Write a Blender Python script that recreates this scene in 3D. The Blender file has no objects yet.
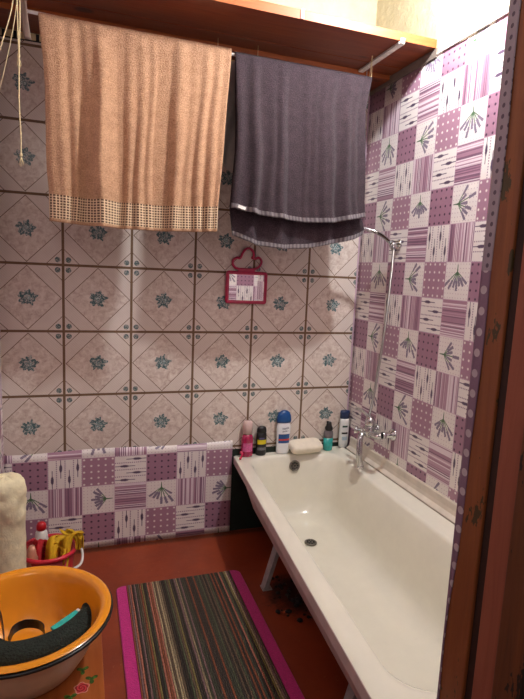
import bpy, bmesh, math, random
from math import sin, cos, pi, sqrt, atan2, exp
from mathutils import Vector, Matrix
random.seed(7)
C = bpy.context.scene.collection
SC = bpy.context.scene

# ------------------------------------------------------------------ camera
cam_d = bpy.data.cameras.new('camera')
cam = bpy.data.objects.new('camera', cam_d); C.objects.link(cam)
RT = [[0.9463579, -0.0042289, 0.3230926], [-0.3199539, -0.1519033, 0.9351764], [0.0451240, -0.9883864, -0.1451079]]
M = Matrix(((RT[0][0], -RT[0][1], -RT[0][2], 0.08075), (RT[1][0], -RT[1][1], -RT[1][2], -2.55222),
            (RT[2][0], -RT[2][1], -RT[2][2], 1.37878), (0, 0, 0, 1)))
cam.matrix_world = M
cam_d.sensor_fit = 'VERTICAL'; cam_d.sensor_height = 24.0; cam_d.lens = 525.9 * 24.0 / 699.0
cam_d.clip_start = 0.02
SC.camera = cam
# ------------------------------------------------------------------ exposure, world, lights
SC.view_settings.view_transform = 'Standard'; SC.view_settings.look = 'None'
SC.view_settings.gamma = 1.0; SC.view_settings.use_curve_mapping = False
SC.view_settings.exposure = 0.0
w = bpy.data.worlds.new('world'); SC.world = w; w.use_nodes = True
w.node_tree.nodes['Background'].inputs[0].default_value = (1.0, 0.92, 0.90, 1)
w.node_tree.nodes['Background'].inputs[1].default_value = 0.10
LAMP = (1.24, -1.00, 2.68)
ld = bpy.data.lights.new('bulb_light', 'POINT'); ld.energy = 80.0; ld.color = (0.95, 0.975, 1.0); ld.shadow_soft_size = 0.040
lo = bpy.data.objects.new('bulb_light', ld); lo.location = (LAMP[0], LAMP[1], LAMP[2] - 0.078); C.objects.link(lo)
hd = bpy.data.lights.new('added_fill_light', 'AREA'); hd.energy = 5.0; hd.color = (1.0, 0.90, 0.80); hd.shape = 'DISK'; hd.size = 0.5  # soft warm fill added behind the camera to lift the shadows
ho = bpy.data.objects.new('added_fill_light', hd); ho.location = (-0.1, -3.0, 2.35); ho.rotation_euler = (math.radians(35), 0, math.radians(-10)); C.objects.link(ho)

# ------------------------------------------------------------------ colour + node helpers
def lin(h):
    v = [int(h[i:i + 2], 16) / 255 for i in (0, 2, 4)]
    return tuple((c / 12.92 if c <= 0.04045 else ((c + 0.055) / 1.055) ** 2.4) for c in v) + (1.0,)

class G:
    """tiny node-graph helper"""
    def __init__(s, tree): s.t = tree
    def val(s, sock, v):
        if v is None: return
        if isinstance(v, bpy.types.NodeSocket): s.t.links.new(v, sock)
        else: sock.default_value = v
    def m(s, op, a, b=None, c=None, clamp=False):
        n = s.t.nodes.new('ShaderNodeMath'); n.operation = op; n.use_clamp = clamp
        s.val(n.inputs[0], a); s.val(n.inputs[1], b); s.val(n.inputs[2], c)
        return n.outputs[0]
    def add(s, a, b): return s.m('ADD', a, b)
    def sub(s, a, b): return s.m('SUBTRACT', a, b)
    def mul(s, a, b): return s.m('MULTIPLY', a, b)
    def lt(s, a, b): return s.m('LESS_THAN', a, b)
    def gt(s, a, b): return s.m('GREATER_THAN', a, b)
    def fl(s, a): return s.m('FLOOR', a)
    def fr(s, a): return s.sub(a, s.fl(a))
    def ab(s, a): return s.m('ABSOLUTE', a)
    def mod(s, a, b): return s.m('FLOORED_MODULO', a, b)
    def mx(s, a, b): return s.m('MAXIMUM', a, b)
    def mn(s, a, b): return s.m('MINIMUM', a, b)
    def hyp(s, a, b): return s.m('SQRT', s.add(s.mul(a, a), s.mul(b, b)))
    def step(s, a, e, w):   # smooth 1 -> 0 when a passes e
        n = s.t.nodes.new('ShaderNodeMapRange'); n.clamp = True
        s.val(n.inputs[0], a); s.val(n.inputs[1], e + w); s.val(n.inputs[2], e - w)
        n.inputs[3].default_value = 0; n.inputs[4].default_value = 1
        return n.outputs[0]
    def mix(s, f, a, b):
        n = s.t.nodes.new('ShaderNodeMix'); n.data_type = 'RGBA'
        s.val(n.inputs[0], f); s.val(n.inputs[6], a); s.val(n.inputs[7], b)
        return n.outputs[2]
    def mixf(s, f, a, b):
        n = s.t.nodes.new('ShaderNodeMix'); n.data_type = 'FLOAT'
        s.val(n.inputs[0], f); s.val(n.inputs[2], a); s.val(n.inputs[3], b)
        return n.outputs[0]
    def white(s, a, b=0.0):
        n = s.t.nodes.new('ShaderNodeTexWhiteNoise'); n.noise_dimensions = '2D'
        s.t.links.new(s.comb(a, b, 0.0), n.inputs['Vector'])
        return n.outputs['Value']
    def comb(s, a, b, c=0.0):
        n = s.t.nodes.new('ShaderNodeCombineXYZ')
        s.val(n.inputs[0], a); s.val(n.inputs[1], b); s.val(n.inputs[2], c)
        return n.outputs[0]
    def sep(s, v):
        n = s.t.nodes.new('ShaderNodeSeparateXYZ'); s.t.links.new(v, n.inputs[0]); return n.outputs
    def noise(s, vec, scale, detail=3.0, rough=0.6, dist=0.0):
        n = s.t.nodes.new('ShaderNodeTexNoise'); s.t.links.new(vec, n.inputs['Vector'])
        n.inputs['Scale'].default_value = scale; n.inputs['Detail'].default_value = detail
        n.inputs['Roughness'].default_value = rough; n.inputs['Distortion'].default_value = dist
        return n.outputs['Fac']
    def ramp(s, f, stops, interp='LINEAR'):
        n = s.t.nodes.new('ShaderNodeValToRGB'); s.t.links.new(f, n.inputs[0]); cr = n.color_ramp
        cr.interpolation = interp
        while len(cr.elements) < len(stops): cr.elements.new(0.5)
        for e, (p, c) in zip(cr.elements, stops): e.position = p; e.color = c
        return n.outputs[0]
    def coord(s, kind='Object'):
        n = s.t.nodes.new('ShaderNodeTexCoord'); return n.outputs[kind]
    def scalev(s, v, sc):
        n = s.t.nodes.new('ShaderNodeVectorMath'); n.operation = 'MULTIPLY'
        s.t.links.new(v, n.inputs[0]); n.inputs[1].default_value = sc; return n.outputs[0]
    def bump(s, h, strength, dist=0.01):
        n = s.t.nodes.new('ShaderNodeBump'); s.t.links.new(h, n.inputs['Height'])
        n.inputs['Strength'].default_value = strength; n.inputs['Distance'].default_value = dist
        return n.outputs[0]

def new_mat(name):
    m = bpy.data.materials.new(name); m.use_nodes = True
    return m, m.node_tree.nodes['Principled BSDF'], G(m.node_tree)

def simple(name, hexc, rough=0.5, metal=0.0, var=0.12, scale=30, bump=0.0, bscale=200, coat=0.0, trans=0.0, emit=None, sheen=0.0):
    m, b, g = new_mat(name)
    co = g.coord(); c = lin(hexc)
    n = g.noise(co, scale)
    lo_ = tuple(x * (1 - var) for x in c[:3]) + (1,); hi = tuple(min(1, x * (1 + var)) for x in c[:3]) + (1,)
    g.val(b.inputs['Base Color'], g.ramp(n, [(0.3, lo_), (0.7, hi)]))
    b.inputs['Roughness'].default_value = rough; b.inputs['Metallic'].default_value = metal
    b.inputs['Coat Weight'].default_value = coat; b.inputs['Transmission Weight'].default_value = trans
    if sheen: b.inputs['Sheen Weight'].default_value = sheen
    if bump: g.val(b.inputs['Normal'], g.bump(g.noise(co, bscale, 2), bump, 0.004))
    if emit:
        b.inputs['Emission Color'].default_value = lin(emit[0]); b.inputs['Emission Strength'].default_value = emit[1]
    return m

# patchwork vinyl: U, V are cell coordinates
def patchwork_group():
    t = bpy.data.node_groups.new('patchwork', 'ShaderNodeTree')
    t.interface.new_socket('U', in_out='INPUT', socket_type='NodeSocketFloat')
    t.interface.new_socket('V', in_out='INPUT', socket_type='NodeSocketFloat')
    t.interface.new_socket('Color', in_out='OUTPUT', socket_type='NodeSocketColor')
    gi = t.nodes.new('NodeGroupInput'); go = t.nodes.new('NodeGroupOutput')
    g = G(t); U, V = gi.outputs[0], gi.outputs[1]
    i, j = g.fl(U), g.fl(V); pu, pv = g.sub(U, i), g.sub(V, j)
    iodd = g.mod(i, 2.0); jodd = g.mod(j, 2.0)
    par = g.mod(g.add(g.fl(g.mul(g.add(i, 1.0), 0.5)), g.fl(g.mul(j, 0.5))), 2.0)
    seed = g.white(i, j)
    mauve, pale, dark, grey, green = lin('A87F92'), lin('E9E0DC'), lin('5E3A55'), lin('6D5A72'), lin('4C6A4A')
    # D : polka dots
    dx = g.sub(g.fr(g.add(g.mul(pu, 4.6), 0.2)), 0.5); dy = g.sub(g.fr(g.add(g.mul(pv, 4.6), 0.2)), 0.5)
    dots = g.step(g.hyp(dx, dy), 0.15, 0.04)
    mv = g.mix(g.mul(g.sub(1.0, par), 0.35), mauve, lin('936B80'))
    Dc = g.mix(dots, mv, g.mix(par, lin('4A2C45'), pale))
    # across / along coordinates for W and S
    a = g.mixf(par, pv, pu); b = g.mixf(par, pu, pv)
    # S : stripes
    st = g.white(g.fl(g.mul(a, 32.0)), g.add(g.mul(i, 3.0), j))
    Sc = g.ramp(st, [(0.0, lin('E4D3DA')), (0.30, lin('BC97A8')), (0.42, lin('A87F92')), (0.72, lin('CDB2BC')), (0.8, lin('825F75'))], 'CONSTANT')
    # W : sprig rows
    a4 = g.mul(a, 4.0); la = g.sub(g.fr(a4), 0.5); ia = g.mod(g.fl(a4), 2.0)
    b0 = g.mixf(ia, 0.30, 0.70)
    nw = g.noise(g.comb(g.mul(U, 1.0), g.mul(V, 1.0)), 40, 2)
    e = g.add(g.add(g.m('POWER', g.ab(g.mul(g.sub(b, b0), 1 / 0.17)), 2.5), g.mul(g.ab(la), 1 / 0.20)), g.mul(g.sub(nw, .5), .9))
    sp = g.step(e, 0.85, 0.12)
    stem = g.mul(g.lt(g.ab(la), 0.05), g.lt(g.ab(g.sub(b, b0)), 0.34))
    dl = g.mul(g.gt(g.ab(la), 0.43), g.gt(g.fr(g.mul(b, 15.0)), 0.42))
    Wc = g.mix(dl, pale, lin('9C8296')); Wc = g.mix(stem, Wc, grey); Wc = g.mix(sp, Wc, lin('5B4A60'))
    # L : lavender bunch
    x = g.mixf(par, pu, pv); y = g.sub(g.mixf(par, pv, pu), 0.5)
    xx = g.sub(x, 0.24); r = g.hyp(xx, y); th = g.m('ARCTAN2', y, xx)
    k = g.mul(th, 1 / 0.30); kid = g.fl(g.add(k, 0.5)); lk = g.ab(g.sub(k, kid)); d = g.mul(g.mul(lk, 0.30), r)
    rl = g.add(0.38, g.mul(g.white(kid, seed), 0.34)); inf = g.mul(g.lt(g.ab(th), 0.98), g.lt(r, rl))
    nz = g.noise(g.comb(g.mul(U, 1.0), g.mul(V, 1.0)), 34, 2)
    gs = g.mul(inf, g.lt(d, g.add(0.006, g.mul(nz, 0.018))))
    fs = g.mul(g.mul(inf, g.gt(r, g.sub(rl, 0.27))), g.lt(d, g.mul(nz, 0.082)))
    low = g.mul(g.mul(g.lt(x, 0.34), g.gt(x, 0.07)), g.lt(g.ab(y), g.add(0.012, g.mul(g.mul(nz, 0.12), g.ab(g.sub(x, 0.08))))))
    sd = g.lt(g.hyp(g.sub(g.fr(g.mul(pu, 9.0)), 0.5), g.sub(g.fr(g.mul(pv, 9.0)), 0.5)), 0.13)
    Lc = g.mix(sd, pale, lin('C3A9B6')); Lc = g.mix(gs, Lc, lin('5F7A5C')); Lc = g.mix(low, Lc, green); Lc = g.mix(fs, Lc, lin('84778A'))
    odd_row = g.mix(iodd, Lc, Dc); even_row = g.mix(iodd, Sc, Wc)
    out = g.mix(jodd, even_row, odd_row)
    ed = g.mx(g.ab(g.sub(pu, 0.5)), g.ab(g.sub(pv, 0.5)))
    out = g.mix(g.mul(g.gt(ed, 0.488), 0.6), out, lin('C9A9BC'))
    t.links.new(out, go.inputs[0])
    return t
PG = patchwork_group()

def vinyl_mat(name, ufun, vfun):
    m, b, g = new_mat(name)
    co = g.coord(); s = g.sep(co)
    gn = m.node_tree.nodes.new('ShaderNodeGroup'); gn.node_tree = PG
    g.val(gn.inputs[0], ufun(g, s)); g.val(gn.inputs[1], vfun(g, s))
    g.val(b.inputs['Base Color'], gn.outputs[0])
    b.inputs['Roughness'].default_value = 0.38
    g.val(b.inputs['Normal'], g.bump(g.noise(co, 14, 3), 0.15, 0.02))
    return m
lnf = lambda ax, k, c: (lambda g, s: g.add(g.mul(s[ax], k), c))
V_RIGHT = vinyl_mat('vinyl_right', lnf(1, -1 / .1464, -.438 / .1464), lnf(2, -1 / .1507, 1.605 / .1507))
V_BACK = vinyl_mat('vinyl_back', lnf(2, -1 / .1420, .459 / .1420 - 1), lnf(0, -1 / .1520, 1 - .076 / .1520))
V_FRONT = vinyl_mat('vinyl_front', lnf(0, 1 / .15, 0.3), lnf(2, -1 / .15, 0.4))
V_LEFT = vinyl_mat('vinyl_left', lnf(2, -1 / .1420, .459 / .1420 - 1), lnf(1, 1 / .1500, 0.35))

def tile_mat():
    m, b, g = new_mat('patterned_wall_tile')
    co = g.coord(); s = g.sep(co)
    U = g.mul(s[0], 1 / .3); V = g.mul(g.sub(s[2], 1.371), 1 / .3)
    iu, iv = g.fl(U), g.fl(V)
    x = g.sub(g.sub(U, iu), 0.5); y = g.sub(g.sub(V, iv), 0.5)
    ax, ay = g.ab(x), g.ab(y); man = g.add(ax, ay)
    mott = g.noise(co, 9, 5, 0.7); mott2 = g.noise(co, 38, 4, 0.75, 0.6)
    inner = g.ramp(mott2, [(0.36, lin('B8A498')), (0.5, lin('D3C6BA')), (0.66, lin('E6DED4'))])
    inner = g.mix(g.mul(mott, 0.5), inner, lin('D9C3BB'))
    stripes = g.mul(g.gt(g.fr(g.mul(g.add(x, y), 26.0)), 0.7), 0.25)
    outer = g.mix(stripes, g.mix(mott, lin('E4DAD0'), lin('CDBDB4')), lin('B8A298'))
    col = g.mix(g.lt(man, 0.47), outer, inner)
    line = g.mx(g.lt(g.ab(g.sub(man, 0.472)), 0.0062), g.lt(g.ab(g.sub(man, 0.755)), 0.006))
    col = g.mix(line, col, lin('6A4A38'))
    # corner blossoms
    cd = g.hyp(g.sub(ax, 0.424), g.sub(ay, 0.424)); cn = g.noise(co, 190, 2)
    cm = g.mul(g.lt(cd, 0.040), g.add(0.45, g.mul(g.gt(cn, 0.46), 0.5)))
    col = g.mix(cm, col, lin('4E6466'))
    # bouquet in the middle
    fx = g.add(x, 0.0); fy = g.sub(y, 0.005)
    rr = g.hyp(fx, g.mul(fy, 1.12)); th = g.m('ARCTAN2', fy, fx)
    fn = g.noise(co, 95, 3, 0.8)
    lob = g.add(g.add(0.118, g.mul(g.m('SINE', g.add(g.mul(th, 5.0), 0.7)), 0.018)), g.mul(g.m('SINE', g.mul(th, 11.0)), 0.014))
    lob = g.add(lob, g.mul(g.sub(g.noise(co, 45, 2), .5), .08))
    fm = g.mul(g.lt(rr, lob), g.gt(fn, 0.47))
    halo = g.mul(g.lt(rr, lob), 0.55)
    col = g.mix(halo, col, lin('8DA0A0')); col = g.mix(g.mul(fm, 0.9), col, lin('3A5E63'))
    col = g.mix(g.mul(g.lt(rr, 0.05), g.gt(fn, 0.56)), col, lin('B9CBC8'))
    # grout
    ed = g.mx(ax, ay); gr = g.gt(ed, 0.481)
    col = g.mix(gr, col, g.mix(mott2, lin('5C4430'), lin('84684E')))
    g.val(b.inputs['Base Color'], col)
    g.val(b.inputs['Roughness'], g.mixf(gr, 0.24, 0.9))
    g.val(b.inputs['Normal'], g.bump(g.mixf(gr, 1.0, 0.0), 0.5, 0.002))
    return m
M_TILE = tile_mat()

def plaster_mat():
    m, b, g = new_mat('cream_plaster'); co = g.coord()
    n = g.noise(co, 5, 6, 0.7); sc = g.noise(g.scalev(co, (1, 1, 0.15)), 30, 4)
    c = g.ramp(n, [(0.3, lin('BDB392')), (0.7, lin('CEC5A8'))]); c = g.mix(g.mul(sc, 0.25), c, lin('AD9F7A'))
    g.val(b.inputs['Base Color'], c); b.inputs['Roughness'].default_value = 0.85
    g.val(b.inputs['Normal'], g.bump(g.noise(co, 18, 5, 0.7), 0.35, 0.02)); return m
M_PLASTER = plaster_mat()

def floor_mat():
    m, b, g = new_mat('painted_floor'); co = g.coord(); s = g.sep(co)
    n = g.noise(co, 4, 5, 0.65); n2 = g.noise(co, 60, 4, 0.7)
    c = g.ramp(n, [(0.3, lin('7A2E14')), (0.7, lin('97401F'))])
    spk = g.mul(g.gt(n2, 0.66), 0.35); c = g.mix(spk, c, lin('B98058'))
    # dirt along the back wall and below the tub
    dirt = g.mul(g.step(g.add(g.ab(g.add(s[1], 0.03)), g.mul(n2, 0.03)), 0.035, 0.01), 0.8)
    c = g.mix(dirt, c, lin('43200F'))
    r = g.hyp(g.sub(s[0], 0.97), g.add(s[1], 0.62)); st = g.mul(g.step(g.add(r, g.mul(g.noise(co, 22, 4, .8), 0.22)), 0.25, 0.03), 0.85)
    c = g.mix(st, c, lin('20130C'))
    g.val(b.inputs['Base Color'], c); g.val(b.inputs['Roughness'], g.mixf(n, 0.28, 0.5))
    g.val(b.inputs['Normal'], g.bump(g.noise(co, 9, 4), 0.2, 0.01)); return m
M_FLOOR = floor_mat()

def wood_mat(name, c1, c2, axis=0, rough=0.4, knots=True, patch=None):
    m, b, g = new_mat(name); co = g.coord()
    sc = [14.0, 14.0, 14.0]; sc[axis] = 1.2
    v = g.scalev(co, tuple(sc)); n = g.noise(v, 2.5, 6, 0.65, 0.8)
    c = g.ramp(n, [(0.3, lin(c1)), (0.7, lin(c2))])
    if knots:
        kv = g.scalev(co, tuple(3.5 if k == axis else 7.0 for k in range(3)))
        vn = m.node_tree.nodes.new('ShaderNodeTexVoronoi'); m.node_tree.links.new(kv, vn.inputs['Vector']); vn.inputs['Scale'].default_value = 1.0
        c = g.mix(g.mul(g.step(vn.outputs['Distance'], 0.13, 0.03), 0.8), c, lin('1E0C05'))
    if patch:
        pn = g.noise(g.scalev(co, (8, 8, 3)), 2.0, 5, 0.7)
        c = g.mix(g.gt(pn, patch[1]), c, lin(patch[0]))
    g.val(b.inputs['Base Color'], c); b.inputs['Roughness'].default_value = rough
    g.val(b.inputs['Normal'], g.bump(n, 0.25, 0.005)); return m
M_SHELF = wood_mat('shelf_wood', '6B2E16', '8A4424', 0, 0.35)
M_SHELF_EDGE = wood_mat('shelf_edge_wood', '94491C', 'AE602C', 0, 0.5, False)
M_JAMB = wood_mat('jamb_wood', '7C4320', '96562B', 2, 0.5, True, ('453719', 0.60))
M_JAMB2 = wood_mat('jamb_red', '8C4A36', 'A05A42', 2, 0.6, False)
M_JAMB3 = wood_mat('jamb_dark', '5A3014', '7A441D', 2, 0.6, True, ('1E150A', 0.58))
M_DARKGAP = simple('dark_gap_shade', '2E1408', 0.7)  # shade inside the jamb rebate, put into the colour

def enamel(name, c, r=0.16):
    m, b, g = new_mat(name); co = g.coord(); n = g.noise(co, 7, 5, 0.7)
    cc = lin(c); g.val(b.inputs['Base Color'], g.ramp(n, [(0.3, tuple(x * .93 for x in cc[:3]) + (1,)), (0.7, cc)]))
    b.inputs['Roughness'].default_value = r; b.inputs['Coat Weight'].default_value = 0.4; b.inputs['Coat Roughness'].default_value = 0.08
    g.val(b.inputs['Normal'], g.bump(g.noise(co, 5, 2), 0.06, 0.02)); return m
M_TUB = enamel('tub_enamel', 'E9E4D4')
M_TUBOUT = simple('tub_outside_paint', 'CFBBB8', 0.5, var=.15, scale=12)
M_CHROME = simple('chrome', 'C9CACC', 0.14, 1.0, var=0.05)
M_STEEL = simple('leg_steel', 'A9A5A2', 0.5, 0.2, var=.2)
M_BLACK = simple('black_plastic', '151416', 0.35)
M_DARKCAV = simple('dark_hole', '0A0908', 0.8)
M_ROPE = simple('cotton_rope', 'D8C79C', 0.9, var=.2, scale=300, bump=.5, bscale=600)
M_WHITEP = simple('white_plastic', 'E8E5E0', 0.35)
M_WHITEPAINT = simple('chipped_white_paint', 'D9D2C8', 0.6, var=.25, scale=60)
M_GREEN = simple('dark_green_paint', '16261D', 0.6, var=.3, scale=9)

# ------------------------------------------------------------------ mesh helpers (world coordinates in, origin at `base`)
class MB:
    def __init__(s): s.v = []; s.f = []; s.mi = []; s.sm = []; s.uv = {}
    def box(s, x0, x1, y0, y1, z0, z1, mi=0):
        n = len(s.v)
        s.v += [(x, y, z) for z in (z0, z1) for y in (y0, y1) for x in (x0, x1)]
        for q in ((0, 2, 3, 1), (4, 5, 7, 6), (0, 1, 5, 4), (2, 6, 7, 3), (0, 4, 6, 2), (1, 3, 7, 5)):
            s.f.append(tuple(n + k for k in q)); s.mi.append(mi); s.sm.append(False)
        return s
    def rings(s, rs, closed=True, cap0=True, cap1=True, mi=0, smooth=True, mis=None):
        n = len(s.v); k = len(rs[0])
        for r in rs: s.v += [tuple(p) for p in r]
        for a in range(len(rs) - 1):
            for b in range(k if closed else k - 1):
                b2 = (b + 1) % k
                s.f.append((n + a * k + b, n + a * k + b2, n + (a + 1) * k + b2, n + (a + 1) * k + b)); s.mi.append(mis[a] if mis else mi); s.sm.append(smooth)
        if cap0: s.f.append(tuple(n + b for b in reversed(range(k)))); s.mi.append(mis[0] if mis else mi); s.sm.append(False)
        if cap1: s.f.append(tuple(n + (len(rs) - 1) * k + b for b in range(k))); s.mi.append(mis[-1] if mis else mi); s.sm.append(False)
        return s
    def tube(s, pts, rad, seg=10, mi=0, closed=False):
        pts = [Vector(p) for p in pts]; rs = []; prev = None; N = len(pts)
        for i, p in enumerate(pts):
            if closed: t = pts[(i + 1) % N] - pts[i - 1]
            else: t = pts[min(i + 1, N - 1)] - pts[max(i - 1, 0)]
            t.normalize()
            if prev is None:
                u = t.orthogonal().normalized()
            else:
                u = (prev - t * prev.dot(t)).normalized()
            prev = u; v = t.cross(u); r = rad[i] if isinstance(rad, (list, tuple)) else rad
            rs.append([p + (u * cos(2 * pi * a / seg) + v * sin(2 * pi * a / seg)) * r for a in range(seg)])
        if closed:
            n = len(s.v)
            for r in rs: s.v += [tuple(p) for p in r]
            for a in range(N):
                a2 = (a + 1) % N
                # choose best twist
                off = min(range(seg), key=lambda o: (rs[a][0] - rs[a2][o]).length) if a2 == 0 else 0
                for b in range(seg):
                    s.f.append((n + a * seg + b, n + a * seg + (b + 1) % seg, n + a2 * seg + (b + 1 + off) % seg, n + a2 * seg + (b + off) % seg)); s.mi.append(mi); s.sm.append(True)
        else: s.rings(rs, mi=mi)
        return s
    def lathe(s, prof, c=(0, 0, 0), seg=32, mi=0, sx=1.0, sy=1.0, cap0=True, cap1=True, fn=None):
        rs = []
        for r, z in prof:
            ring = []
            for a in range(seg):
                t = 2 * pi * a / seg; p = (c[0] + r * cos(t) * sx, c[1] + r * sin(t) * sy, c[2] + z)
                ring.append(fn(p, t) if fn else p)
            rs.append(ring)
        return s.rings(rs, cap0=cap0, cap1=cap1, mi=mi)
    def grid(s, fn, nu, nv, mi=0, uvs=None, two=None):
        n = len(s.v)
        for j in range(nv + 1):
            for i in range(nu + 1):
                s.v.append(tuple(fn(i / nu, j / nv)))
                if uvs: s.uv[len(s.v) - 1] = uvs(i / nu, j / nv)
        for j in range(nv):
            for i in range(nu):
                a = n + j * (nu + 1) + i
                s.f.append((a, a + 1, a + nu + 2, a + nu + 1)); s.mi.append(mi); s.sm.append(True)
        return s
    def xform(s, Mx, start=0):
        for k in range(start, len(s.v)): s.v[k] = tuple(Mx @ Vector(s.v[k]))
        return s

def obj(name, mb, mat, parent=None, base=(0, 0, 0), bevel=0.0, subdiv=0, solid=0.0, solid_off=0.0):
    me = bpy.data.meshes.new(name)
    if parent is not None:
        pb = parent.get('_b'); base = tuple(pb) if pb is not None else (0, 0, 0)
    vs = [(v[0] - base[0], v[1] - base[1], v[2] - base[2]) for v in mb.v]
    me.from_pydata(vs, [], mb.f); me.update()
    mats = mat if isinstance(mat, (list, tuple)) else [mat]
    for q in mats: me.materials.append(q)
    for p, mi, sm in zip(me.polygons, mb.mi, mb.sm): p.material_index = mi; p.use_smooth = sm
    if mb.uv:
        uvl = me.uv_layers.new(name='UVMap')
        for l in me.loops: uvl.data[l.index].uv = mb.uv.get(l.vertex_index, (0, 0))
    bm = bmesh.new(); bm.from_mesh(me)
    if not mb.uv: bmesh.ops.recalc_face_normals(bm, faces=bm.faces)
    bm.to_mesh(me); bm.free()
    o = bpy.data.objects.new(name, me); C.objects.link(o)
    if parent is not None:
        o.parent = parent; o['_b'] = base
    else:
        o.location = base; o['_b'] = base
    if bevel:
        md = o.modifiers.new('bevel', 'BEVEL'); md.width = bevel; md.segments = 3; md.limit_method = 'ANGLE'
    if solid:
        md = o.modifiers.new('solid', 'SOLIDIFY'); md.thickness = solid; md.offset = solid_off
    if subdiv:
        md = o.modifiers.new('sub', 'SUBSURF'); md.levels = subdiv; md.render_levels = subdiv
    return o
def tag(o, label, cat, group=None, kind=None):
    if label: o['label'] = label
    if cat: o['category'] = cat
    if group: o['group'] = group
    if kind: o['kind'] = kind
    return o
def thing(name, label, cat, base, group=None):
    o = bpy.data.objects.new(name, None); C.objects.link(o); o.location = base; o['_b'] = base
    o.empty_display_size = 0.05
    return tag(o, label, cat, group)
def struct(name, mb, mat, **k):
    o = obj(name, mb, mat, **k); o['kind'] = 'structure'; return o
def text(name, body, size, loc, rot, mat, parent, ext=0.0003, align='CENTER', sx=1.0):
    cu = bpy.data.curves.new(name, 'FONT'); cu.body = body; cu.size = size; cu.extrude = ext; cu.align_x = align; cu.align_y = 'CENTER'
    tmp = bpy.data.objects.new(name, cu); C.objects.link(tmp)
    dg = bpy.context.evaluated_depsgraph_get(); me = bpy.data.meshes.new_from_object(tmp.evaluated_get(dg))
    bpy.data.objects.remove(tmp); me.materials.clear(); me.materials.append(mat)
    o = bpy.data.objects.new(name, me); C.objects.link(o); b = Vector(parent['_b'])
    Mx = Matrix.Translation(Vector(loc) - b) @ Matrix.Rotation(rot[2], 4, 'Z') @ Matrix.Rotation(rot[0], 4, 'X') @ Matrix.Rotation(rot[1], 4, 'Z') @ Matrix.Diagonal((sx, 1, 1, 1))
    me.transform(Mx); o.parent = parent
    return o
def interp(x, tab):
    if x <= tab[0][0]: return tab[0][1]
    for (a, b), (c, d) in zip(tab, tab[1:]):
        if x <= c: return b + (d - b) * (x - a) / (c - a)
    return tab[-1][1]
def smooth_path(pts, n=8):
    P = [Vector(p) for p in pts]; P = [P[0] * 2 - P[1]] + P + [P[-1] * 2 - P[-2]]; out = []
    for i in range(1, len(P) - 2):
        for k in range(n):
            t = k / n; a, b, c, d = P[i - 1:i + 3]
            out.append(0.5 * ((2 * b) + (c - a) * t + (2 * a - 5 * b + 4 * c - d) * t * t + (3 * b - a - 3 * c + d) * t ** 3))
    out.append(P[-2]); return out

# ------------------------------------------------------------------ ROOM
XL, XR, YF, ZC = -0.262, 1.490, -1.755, 2.95
XJ = 0.771
struct('floor', MB().box(-1.6, 2.2, -4.2, 0.1, -0.08, 0), M_FLOOR)
struct('ceiling', MB().box(XL - .1, XR + .1, YF - .24, 0.1, ZC, ZC + .08), simple('ceiling_distemper', '8F7F68', .9))
ZT = 2.287
# back wall: plaster above, tile, vinyl strip below, dark green paint behind the tub
struct('wall_back', MB().box(XL - .1, XR + .1, 0.004, 0.10, 0, ZC), M_PLASTER)
struct('trim_1', MB().box(XL, XR, -0.001, 0.004, .40, ZT), M_TILE)
VB = MB()
def vb(u, v):
    x = XL + (0.822 - XL) * u
    zt = 0.500 + 0.004 * sin(x * 9); zb = 0.0
    return (x, -0.004 - 0.0012 * sin(x * 14 + v * 4) - (0.006 * (1 - v) ** 3), zb + (zt - zb) * v)
VB.grid(vb, 60, 16)
struct('trim_2', VB, V_BACK, solid=0.002)
struct('trim_3', MB().box(0.822, XR, -0.005, 0.004, 0, .455), M_GREEN)
# right wall
struct('wall_right', MB().box(XR + .004, XR + .1, YF - .24, 0.1, 0, ZC), M_PLASTER)
RW = MB()
def topz(y): return 2.312 if y > -.60 else 2.312 + .004 * sin(y * 20)
RW.grid(lambda u, v: (XR + .0005 - .0008 * sin(u * 17 + v * 9), -1.78 * u, .0 + (topz(-1.78 * u)) * v), 40, 20)
struct('trim_4', RW, V_RIGHT, solid=0.002)
struct('trim_5', MB().box(XR - .010, XR - .0022, -.0045, -.001, .44, 2.30), simple('vinyl_edge_band', 'BFA3B2', .4))
struct('trim_6', MB().box(XR - .008, XR - .001, -1.74, -.55, 2.309, 2.315), M_WHITEPAINT)
# left wall
struct('wall_left', MB().box(XL - .1, XL, YF - .24, 0.1, 0, ZC), V_LEFT)
# front partition with the doorway the camera looks through
FW = MB().box(XJ + .012, XR + .1, -1.90, YF, 0, ZC).box(XL - .1, -.20, -1.90, YF, 0, ZC).box(-.20, XJ + .012, -1.90, YF, 2.30, ZC)
struct('wall_front', FW, V_FRONT)

def dotted_mat():
    m, b, g = new_mat('vinyl_reveal'); co = g.coord(); s = g.sep(co)
    z = s[2]; y = s[1]
    hi = g.gt(z, 1.40)
    dx = g.sub(g.fr(g.mul(y, 60.0)), .5); dz = g.sub(g.fr(g.mul(z, 55.0)), .5)
    small = g.lt(g.hyp(dx, dz), .22)
    dz2 = g.sub(g.fr(g.mul(z, 26.0)), .5); dy2 = g.mul(g.add(y, -.077), 26.0)
    big = g.lt(g.hyp(dy2, dz2), .2)
    a = g.mix(small, lin('A394A0'), lin('5C4A5C')); c = g.mix(big, lin('86687F'), lin('C5B8C0'))
    g.val(b.inputs['Base Color'], g.mix(hi, c, a)); b.inputs['Roughness'].default_value = .4
    g.val(b.inputs['Normal'], g.bump(g.noise(co, 30, 3), .3, .01)); return m
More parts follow.
